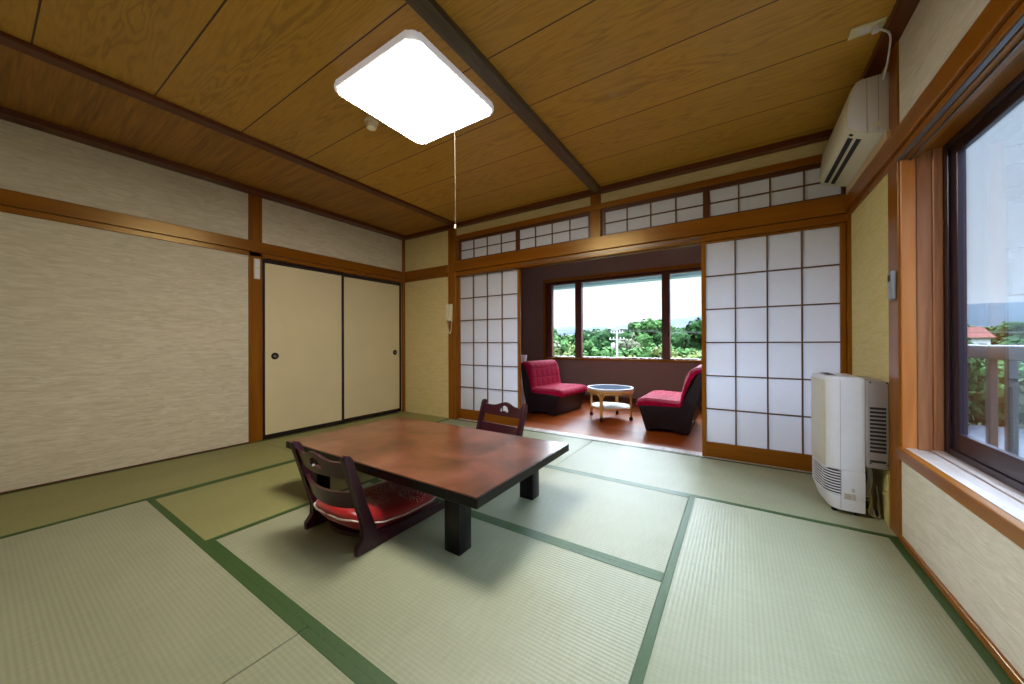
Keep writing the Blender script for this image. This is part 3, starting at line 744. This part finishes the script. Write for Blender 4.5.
# ------------------------------------------------------------------ sunroom furniture
def lounge(label, front, y0, y1, flip, lean=.08, turn=0):
    """armless chair; u runs from the seat front to the back"""
    X = (lambda u: front-u) if flip > 0 else (lambda u: front+u)
    cy = (y0+y1)/2
    t = thing('lounge_chair', label, 'armchair', (X(.3), cy, -.004), 0, 'magenta armless armchairs in the sunroom')
    sx = lambda p: p
    base = [(.012, .268), (.03, .22), (.085, .03), (.09, 0), (.135, 0), (.15, .03), (.2, .052), (.36, .052), (.41, .03), (.425, 0), (.50, 0), (.52, .06), (.575, .30), (.60+lean, .62), (.60+lean*1.3, .67), (.52+lean*1.3, .66), (.455, .34), (.44, .30), (.40, .282), (.2, .278)]
    m = MB(); m.prism([(X(u), z) for u, z in base], 'y', y0, y1, .012, 3); m.build('base', M_vinyl, t)
    c = .42; L = lean
    top = [(-.008, .25), (-.018, .285), (-.008, .318), (.03, .338), (.12, .346), (.28, .342), (.40, .338), (.425, .35), (.432, .40), (.445+L*.25, .52), (.455+L*.6, .62), (.475+L*.9, .668), (.515+L*1.2, .692), (.57+L*1.4, .69), (.59+L*1.4, .668), (.56+L*1.3, .658), (.515+L, .62), (.475+L*.5, .50), (.455, .35), (.44, .298), (.40, .280), (.2, .276), (.03, .266)]
    K = 12      # the first half of the outline is the upholstered face, the second the underside, walked back
    def resample(pts, n):
        P = [Vector((u, z)) for u, z in pts]; L_ = [0]
        for p, q in zip(P, P[1:]): L_.append(L_[-1]+(q-p).length)
        out = []
        for i in range(n+1):
            d = L_[-1]*i/n; k = max(j for j in range(len(L_)) if L_[j] <= d+1e-9); k = min(k, len(P)-2)
            out.append(P[k]+(P[k+1]-P[k])*((d-L_[k])/(L_[k+1]-L_[k])))
        return out
    N_ = 40
    face = resample([(p.x, p.z) for p in smooth([(u, 0, z) for u, z in top[:15]], 6)], N_)
    under = resample([(p.x, p.z) for p in smooth([(u, 0, z) for u, z in [top[0]]+top[:14:-1]+[top[14]]], 6)], N_)
    n = 26; ya, yb = y0-.006, y1+.006
    m = MB(); bm = bmesh.new(); A, B = [], []
    for j in range(n+1):
        y = ya+(yb-ya)*j/n; e = min(j, n-j); sh = {0: .42, 1: .12}.get(e, 0)
        A.append([bm.verts.new((X(p.x+(q.x-p.x)*sh), y, p.y+(q.y-p.y)*sh)) for p, q in zip(face, under)])
        B.append([bm.verts.new((X(q.x), y, q.y)) for q in under])
    for j in range(n):
        for i in range(N_):
            bm.faces.new((A[j][i], A[j][i+1], A[j+1][i+1], A[j+1][i])); bm.faces.new((B[j][i+1], B[j][i], B[j+1][i], B[j+1][i+1]))
    for r_ in (0, n):
        for i in range(N_): bm.faces.new((A[r_][i], B[r_][i], B[r_][i+1], A[r_][i+1]))
    bmesh.ops.remove_doubles(bm, verts=bm.verts, dist=1e-4)
    m.join(bm); m.build('cushion', M_mag, t)
    for u in (.11, .46):
        for y in (y0+.06, y1-.06):
            m = MB(); m.lathe([(.02, 0), (.02, .012), (.012, .016)], X(u), y, -.004, 12); m.build('foot', M_black, t)
    t.rotation_euler = (0, 0, math.radians(turn))
    return t
lounge('magenta armless armchair beside the left shoji, facing right', -1.888, 4.12, 4.905, 1, .02, -4.5)
lounge('magenta armless armchair half behind the right shoji, facing left', -.94, 3.965, 4.80, -1, .06)

TX, TY = -1.367, 4.392
t = thing('rattan_table', 'round rattan side table on casters between the two magenta armchairs', 'side table', (TX, TY, -.004))
m = MB(); m.lathe([(0, .372), (.262, .372), (.262, .386), (0, .386)], TX, TY, 0, 48); m.build('glass_top', M_tglass, t)
m = MB(); m.lathe([(.262, .366), (.277, .366), (.281, .378), (.277, .390), (.262, .390), (.262, .366)], TX, TY, 0, 48); m.build('top_rim', M_white, t)
ring = lambda r, z: [(TX+r*math.cos(a), TY+r*math.sin(a), z) for a in [2*PI*i/48 for i in range(48)]]
m = MB(); m.tube(ring(.272, .352), .011, 8, True); m.tube(ring(.268, .331), .010, 8, True); m.build('cane_ring', M_rattan, t)
m = MB(); m.lathe([(0, .152), (.23, .152), (.234, .157), (.23, .163), (0, .163)], TX, TY, 0, 48); m.build('shelf', M_white, t)
m = MB(); m.tube(ring(.232, .146), .009, 8, True); m.build('shelf_ring', M_rattan, t)
for k, a0 in enumerate((172, 264, 356, 88)):
    a = math.radians(a0); R = .262
    px, pY = TX+R*math.cos(a), TY+R*math.sin(a); tx, ty = -math.sin(a), math.cos(a)
    m = MB()
    for s in (-1, 1):
        def pt(d, z, s=s):
            aa = a+s*d/R; return (TX+R*math.cos(aa), TY+R*math.sin(aa), z)
        m.tube(smooth([pt(.011, .048), pt(.011, .2), pt(.012, .255), pt(.022, .292), (pt(.05, .318)), pt(.085, .325)], 5), .0095, 8)
    m.tube([(px, pY, .048), (px, pY, .33)], .009, 8)
    lg = m.build('leg', M_rattan, t)
    m = MB(); Rm = Matrix.Rotation(a, 4, 'Z') @ Matrix.Rotation(PI/2, 4, 'X')
    m.lathe([(0, -.014), (.02, -.014), (.0235, -.009), (.0235, .009), (.02, .014), (0, .014)], px, pY, .02, 16, Rm)
    m.lathe([(.008, .03), (.014, .034), (.014, .05), (0, .05)], px, pY, 0, 12); m.build('caster', M_black, lg)

t = thing('waste_bin', 'white flared object peeking out between the left shoji and the armchair back', 'bin', (-2.70, 4.42, -.004))
m = MB(); m.lathe([(0, 0), (.09, 0), (.105, .70), (.10, .70), (.088, .02), (0, .02)], -2.73, 4.42, -.004, 32); m.build('body', M_white, t)
m = MB(); m.lathe([(.104, .69), (.112, .735), (.118, .775), (.108, .775), (.10, .735), (.094, .695)], -2.73, 4.42, -.004, 32); m.build('rim', M_white, t)

# ------------------------------------------------------------------ outside
def gmat(name, c1, c2, scale, bump=.0):
    N = NT(name); f = N.noise(N.coord(), scale, 5, .6)
    N.p(Base_Color=N.ramp(f, [(.35, c1), (.65, c2)]), Roughness=.9, Specular_IOR_Level=.1)
    if bump: N.bump(f, bump, .1)
    return N.m
GZ = -7.
m = MB(); m.grid(lambda u, v: (-900+1800*u, 7+1500*v**2.2, GZ+12*v**2+2.2*math.sin(u*31+v*9)*min(1, v*6)), 60, 60)
struct(m.build('ground_forest', gmat('undergrowth', lin(30, 44, 22), lin(50, 64, 34), .3)), 'green ground outside')
m = MB(); m.box(8, 46, 12, 50, GZ-.1, GZ+.3)
struct(m.build('ground_yard', gmat('pale_asphalt', lin(48, 51, 56), lin(64, 67, 74), .8)), 'pale paved yard outside the right window')
def ridge(name, label, y, x0, x1, hs, base, mat, seed, depth=160, tilt=0.):
    rnd = random.Random(seed); ph = [rnd.uniform(0, 6.3) for _ in range(6)]
    def H(u):
        return hs*max(.25, .78+tilt*(u-.42)+.05*math.sin(u*19+ph[1])+.04*math.sin(u*43+ph[2])+.02*math.sin(u*97+ph[3])+.008*math.sin(u*310+ph[0]))
    def f(u, v):
        q = 1-abs(2*v-1)
        return (x0+(x1-x0)*u, y+depth*(v-.5)*2+25*math.sin(u*23+ph[4])*q, base+(H(u)-0)*q**.8+ (6*math.sin(u*160+v*9)+4*math.sin(u*260-v*17))*q*(1-q)*2)
    m = MB(); m.grid(f, 160, 14)
    return struct(m.build(name, mat), label)
M_hill = gmat('forested_mountain', lin(22, 32, 40), lin(34, 46, 54), .02)
ridge('mountain_near', 'blue forested ridge beyond the trees', 1000, -1300, 900, 70, GZ, M_hill, 3, tilt=-.6)
ridge('mountain_far', 'pale distant mountain range', 1650, -2200, 1900, 128, GZ, M_hill, 11, 260, .85)

def leaf_crown(name, seed, h, r, shape, n):
    """crown of small leaf clumps set on lumps around the stem, trunk apart"""
    rnd = random.Random(seed); bm = bmesh.new()
    lumps = []
    for k in range(15 if shape == 'round' else 18):
        if shape == 'round':
            z = h*(.36+.56*rnd.random()); rr = r*math.sqrt(max(.05, 1-((z/h-.60)/.44)**2))*.72; s = r*rnd.uniform(.30, .46)
        else:
            z = h*(.16+.78*k/18); rr = r*(1-z/h)*.95*.6; s = r*(.10+.34*(1-z/h))
        a = rnd.uniform(0, 6.3); lumps.append((Vector((rr*math.cos(a)*rnd.uniform(.4, 1), rr*math.sin(a)*rnd.uniform(.4, 1), z)), s))
    for i in range(n):
        c, s = lumps[i % len(lumps)]
        d = Vector((rnd.gauss(0, 1), rnd.gauss(0, 1), rnd.gauss(0, .9)))
        d.normalize(); p = c+d*s*rnd.uniform(.75, 1.1)
        nrm = (d+Vector((rnd.gauss(0, .5), rnd.gauss(0, .5), rnd.gauss(.25, .4)))).normalized()
        a = nrm.cross(Vector((0, 0, 1)));  a = a.normalized() if a.length > .01 else Vector((1, 0, 0)); b_ = nrm.cross(a)
        q = h*rnd.uniform(.016, .034)
        bm.faces.new([bm.verts.new(p+a*q*u+b_*q*v) for u, v in ((-1, -.5), (0, -1), (1, -.4), (.7, .8), (-.5, 1))])
    for c, s in lumps:      # inner dark mass of each lump so that the crown is not see-through
        r_ = bmesh.ops.create_icosphere(bm, subdivisions=2, radius=s*.82, matrix=Matrix.Translation(c))
    me = bpy.data.meshes.new(name); bm.to_mesh(me); bm.free(); return me
def trunk_mesh(h, r):
    m = MB(); m.tube([(0, 0, 0), (.02*h, 0, h*.3), (0, .015*h, h*.6), (.01*h, 0, h*.88)], [r, r*.8, r*.5, r*.15], 8)
    me = bpy.data.meshes.new('trunk'); m.bm.to_mesh(me); m.bm.free(); me.materials.append(M_bark); return me
M_bark = gmat('bark', lin(70, 56, 44), lin(98, 82, 66), 3)
KINDS = [
    ('dark green broad tree in the forest beyond the sunroom window', 'dark', lin(30, 66, 34), lin(58, 100, 48), 'round'),
    ('fresh green leafy tree in the forest beyond the sunroom window', 'fresh', lin(60, 100, 50), lin(92, 134, 72), 'round'),
    ('yellow-green tree in the forest beyond the sunroom window', 'yellow', lin(92, 112, 56), lin(128, 140, 84), 'round'),
    ('greyish budding tree in the forest beyond the sunroom window', 'grey', lin(92, 100, 76), lin(132, 136, 108), 'round'),
    ('dark pointed conifer in the forest beyond the sunroom window', 'conifer', lin(26, 56, 40), lin(48, 82, 54), 'cone')]
tr_me = trunk_mesh(9, .22)
crowns = []
for lab, k, c1, c2, shp in KINDS:
    mt = gmat('leaves_'+k, tuple(q*.42 for q in c1[:3])+(1,), tuple(q*.42 for q in c2[:3])+(1,), 1.3)
    ms = []
    for v in range(2):
        me = leaf_crown('crown', hash(len(crowns)*7+v) % 1000+v, 9, 3.0 if shp == 'round' else 2.1, shp, 1500)
        me.materials.append(mt); ms.append(me)
    crowns.append(ms)
def tree(kind, x, y, z, s, label=None, group=None):
    lab = KINDS[kind][0]
    o = thing('forest_tree', label or lab, 'tree', (x, y, z), random.uniform(0, 6.3), group or ('trees: '+lab))
    o.scale = (s*random.uniform(.9, 1.15), s*random.uniform(.9, 1.15), s)
    for me, nm in ((random.choice(crowns[kind]), 'crown'), (tr_me, 'trunk')):
        c = bpy.data.objects.new(nm, me); COL.objects.link(c); c.parent = o
    return o
# direction of an image column / row at a horizontal distance, to seed the trees over the real terrain
YAW = .5738
def dirx(px):
    u = (px-512)/351.06; return Vector((u*math.cos(YAW)-math.sin(YAW), u*math.sin(YAW)+math.cos(YAW), 0)).normalized()
rr = random.Random(5)
rows = [(150, 34, 3.5, (4, 4, 0, 0)), (105, 30, 2.8, (0, 4, 1, 3, 0)), (74, 24, 1.6, (0, 1, 3, 0, 2)), (52, 17, .0, (2, 1, 3, 2, 1)), (36, 12, -1.6, (2, 3, 1, 2, 3))]
for D, n, top, kinds in rows:
    for i in range(n):
        px = 538+178*(i+rr.uniform(.1, .9))/n
        d = dirx(px); dist = D*rr.uniform(.9, 1.1)
        kd = rr.choice(kinds)
        tz = top+rr.uniform(-1, 1.0)*D*.013
        if D == 74 and 635 < px < 662: kd = 1; tz = 4.3
        if D == 74 and px > 690: kd = 0; tz = 3.6
        s = rr.uniform(.75, 1.15)*(1.0 if D < 60 else 1.25)
        zb = tz-9*s*.93
        tree(kd, d.x*dist, d.y*dist, zb, s)
# trees seen through the big window on the right
for D, n, top in ((120, 11, 3.0), (70, 8, .2), (58, 7, -1.6)):
    for i in range(n):
        px = 955+100*(i+rr.uniform(.2, .8))/n
        d = dirx(px); dist = D*rr.uniform(.92, 1.08); s = rr.uniform(.8, 1.1)
        if D == 70 and 960 < px < 1004: continue
        tree(rr.choice((0, 3, 0, 1)) if D > 40 else 1, d.x*dist, d.y*dist, top+rr.uniform(-.8, .6)*D/90-8.4*s, s,
             'green tree outside the big right window, beyond the balcony rail', 'trees beyond the balcony rail')
# the same forest goes on between the two views
for D, n, top in ((105, 7, 2.8), (74, 6, 1.2), (54, 4, -.6)):
    for i in range(n):
        d = dirx(722+230*(i+rr.uniform(.2, .8))/n); dist = D*rr.uniform(.92, 1.08); s = rr.uniform(.9, 1.2)
        tree(rr.choice((0, 1, 3)), d.x*dist, d.y*dist, top+rr.uniform(-.8, .8)-8.4*s, s)
# house with a red roof
t = thing('house', 'white house with a red hipped roof beyond the balcony rail', 'house', (28.3, 79, GZ), math.radians(-20))
t.scale = (.72, .72, .92)
m = MB(); m.box(-3.4, 2.3, -3, 3, 0, 9.3); m.build('wall', plain('white_render', lin(226, 224, 220), .8), t, False)
m = MB(); m.prism([(-4.2, 9.2), (3.0, 9.2), (1.4, 10.9), (-3.0, 10.9)], 'y', -2.0, 2.0); m.prism([(-4.2, 9.2), (3.0, 9.2), (3.0, 9.35), (-4.2, 9.35)], 'y', -3.6, 3.6)
m.build('roof', plain('red_roof_tiles', lin(168, 112, 102), .7), t, False)
for x in (-2.2, 0., 1.4):
    m = MB(); m.box(x-.45, x+.45, -3.05, -2.98, 7.0, 8.3, .02); m.build('house_window', M_dgrey, t, False)
# electric pole
t = thing('utility_pole', 'pale concrete utility pole with crossarms among the trees', 'utility pole', tuple(dirx(617)*30)[:2]+(GZ,))
px_, py_, _ = t.location
ptop = 2.1
m = MB(); m.tube([(px_, py_, GZ), (px_, py_, ptop)], [.13, .08], 12); m.build('pole', plain('pale_concrete', lin(150, 148, 146), .8), t)
for z, w_ in ((1.75, .5), (1.2, .62)):
    m = MB(); m.box(px_-w_, px_+w_, py_-.04, py_+.04, z-.035, z+.035); ca = m.build('crossarm', M_grey, t)
    for k in (-.9, -.45, .45, .9):
        m = MB(); m.lathe([(.02, 0), (.04, .03), (.02, .06), (.04, .09), (.01, .13)], px_+k*w_, py_, z+.035, 10); m.build('insulator', M_white, ca)
m = MB(); m.lathe([(0, 0), (.15, 0), (.17, .05), (.17, .4), (.14, .45), (0, .47)], px_-.32, py_, .45, 16); m.build('transformer', M_grey, t)
for k in (-.75, .75):
    m = MB(); m.tube([(px_+k+60*s, py_+6*s, 1.97-2.2*(1-(2*abs(s)-.6)**2/.36)*.25) for s in [-.6+i*.06 for i in range(21)]], .012, 5); m.build('wire', M_dgrey, t)
# balcony rail outside the right window
t = thing('balcony_railing', 'grey metal balcony railing outside the big right window', 'railing', (1.3, 2, -.2))
m = MB(); m.box(1.27, 1.33, -.8, 3.62, .842, .928, .012, 3); m.build('handrail', M_rail, t)
m = MB(); m.box(1.285, 1.315, -.8, 3.62, .0, .05, .004); m.build('bottom_rail', M_rail, t)
m = MB(); m.box(1.268, 1.332, 3.62, 3.635, .838, .932, .004); m.build('end_cap', M_rail, t)
y = 3.405
while y > -.7:
    m = MB(); m.box(1.282, 1.318, y-.022, y+.022, .05, .842, .004); m.build('baluster', M_rail, t); y -= .185
m = MB(); m.box(.80, 1.40, -.8, 3.7, -.25, -.1); struct(m.build('floor_balcony', plain('balcony_concrete', lin(160, 158, 156), .8)), 'concrete balcony slab')

# ------------------------------------------------------------------ sky, haze, lights
SKY_LOW, SKY_HIGH, SUN = .82, 17., 25
W = bpy.data.worlds.new('World'); SC.world = W; W.use_nodes = True
nt = W.node_tree; bg = nt.nodes['Background']
tc = nt.nodes.new('ShaderNodeTexCoord'); sp = nt.nodes.new('ShaderNodeSeparateXYZ'); nt.links.new(tc.outputs['Generated'], sp.inputs[0])
rp = nt.nodes.new('ShaderNodeValToRGB'); nt.links.new(sp.outputs[2], rp.inputs[0])
# overcast dome: brighter overhead than at the horizon
e = rp.color_ramp.elements; e[0].position = .0; e[0].color = (.90, .95, 1, 1); e[1].position = .45; e[1].color = (.74, .86, 1, 1)
nt.links.new(rp.outputs[0], bg.inputs[0])
mr = nt.nodes.new('ShaderNodeMapRange'); nt.links.new(sp.outputs[2], mr.inputs[0])
for i, v in ((1, .38), (2, .85), (3, SKY_LOW), (4, SKY_HIGH)): mr.inputs[i].default_value = v
nt.links.new(mr.outputs[0], bg.inputs[1])
# broad soft sun lamp added to brighten the interior, entering by the sunroom window
fill_sun = bpy.data.lights.new('fill_sun', 'SUN'); fill_sun.energy = SUN; fill_sun.angle = math.radians(75); fill_sun.color = (.74, .87, 1)
so = bpy.data.objects.new('fill_sun', fill_sun); COL.objects.link(so)
az, el = math.radians(-24), math.radians(36)
so.rotation_euler = Vector((math.sin(az)*math.cos(el), math.cos(az)*math.cos(el), math.sin(el))).to_track_quat('Z', 'Y').to_euler()
HZ = NT('valley_haze'); HZ.n.remove(HZ.b)
vs = HZ.node('ShaderNodeVolumeScatter', {'Color': (.72, .86, 1, 1), 'Density': .00003, 'Anisotropy': 0.})
HZ.t.links.new(vs.outputs[0], HZ.out.inputs['Volume'])
m = MB(); m.box(-2500, 2500, 190, 1950, -20, 130)
struct(m.build('haze', HZ.m), 'thin haze over the valley')

# ------------------------------------------------------------------ camera
cam = bpy.data.cameras.new('camera'); co = bpy.data.objects.new('camera', cam); COL.objects.link(co)
cam.sensor_width = 36; cam.lens = 351.06/1024*36; cam.clip_start = .02; cam.clip_end = 6000
yaw, pitch, roll = .5738, .0026, .0035
F = Vector((-math.sin(yaw)*math.cos(pitch), math.cos(yaw)*math.cos(pitch), math.sin(pitch)))
Rt = Vector((math.cos(yaw), math.sin(yaw), 0)); D = -(Rt.cross(F))
r = math.cos(roll)*Rt+math.sin(roll)*D; d = -math.sin(roll)*Rt+math.cos(roll)*D
Mx = Matrix((r, -d, -F)).transposed().to_4x4(); Mx.translation = (0, 0, .95)
co.matrix_world = Mx
SC.camera = co
SC.view_settings.view_transform = 'Standard'; SC.view_settings.look = 'None'
SC.view_settings.gamma = 1; SC.view_settings.use_curve_mapping = False
SC.view_settings.exposure = .65
SC.cycles.use_denoising = True
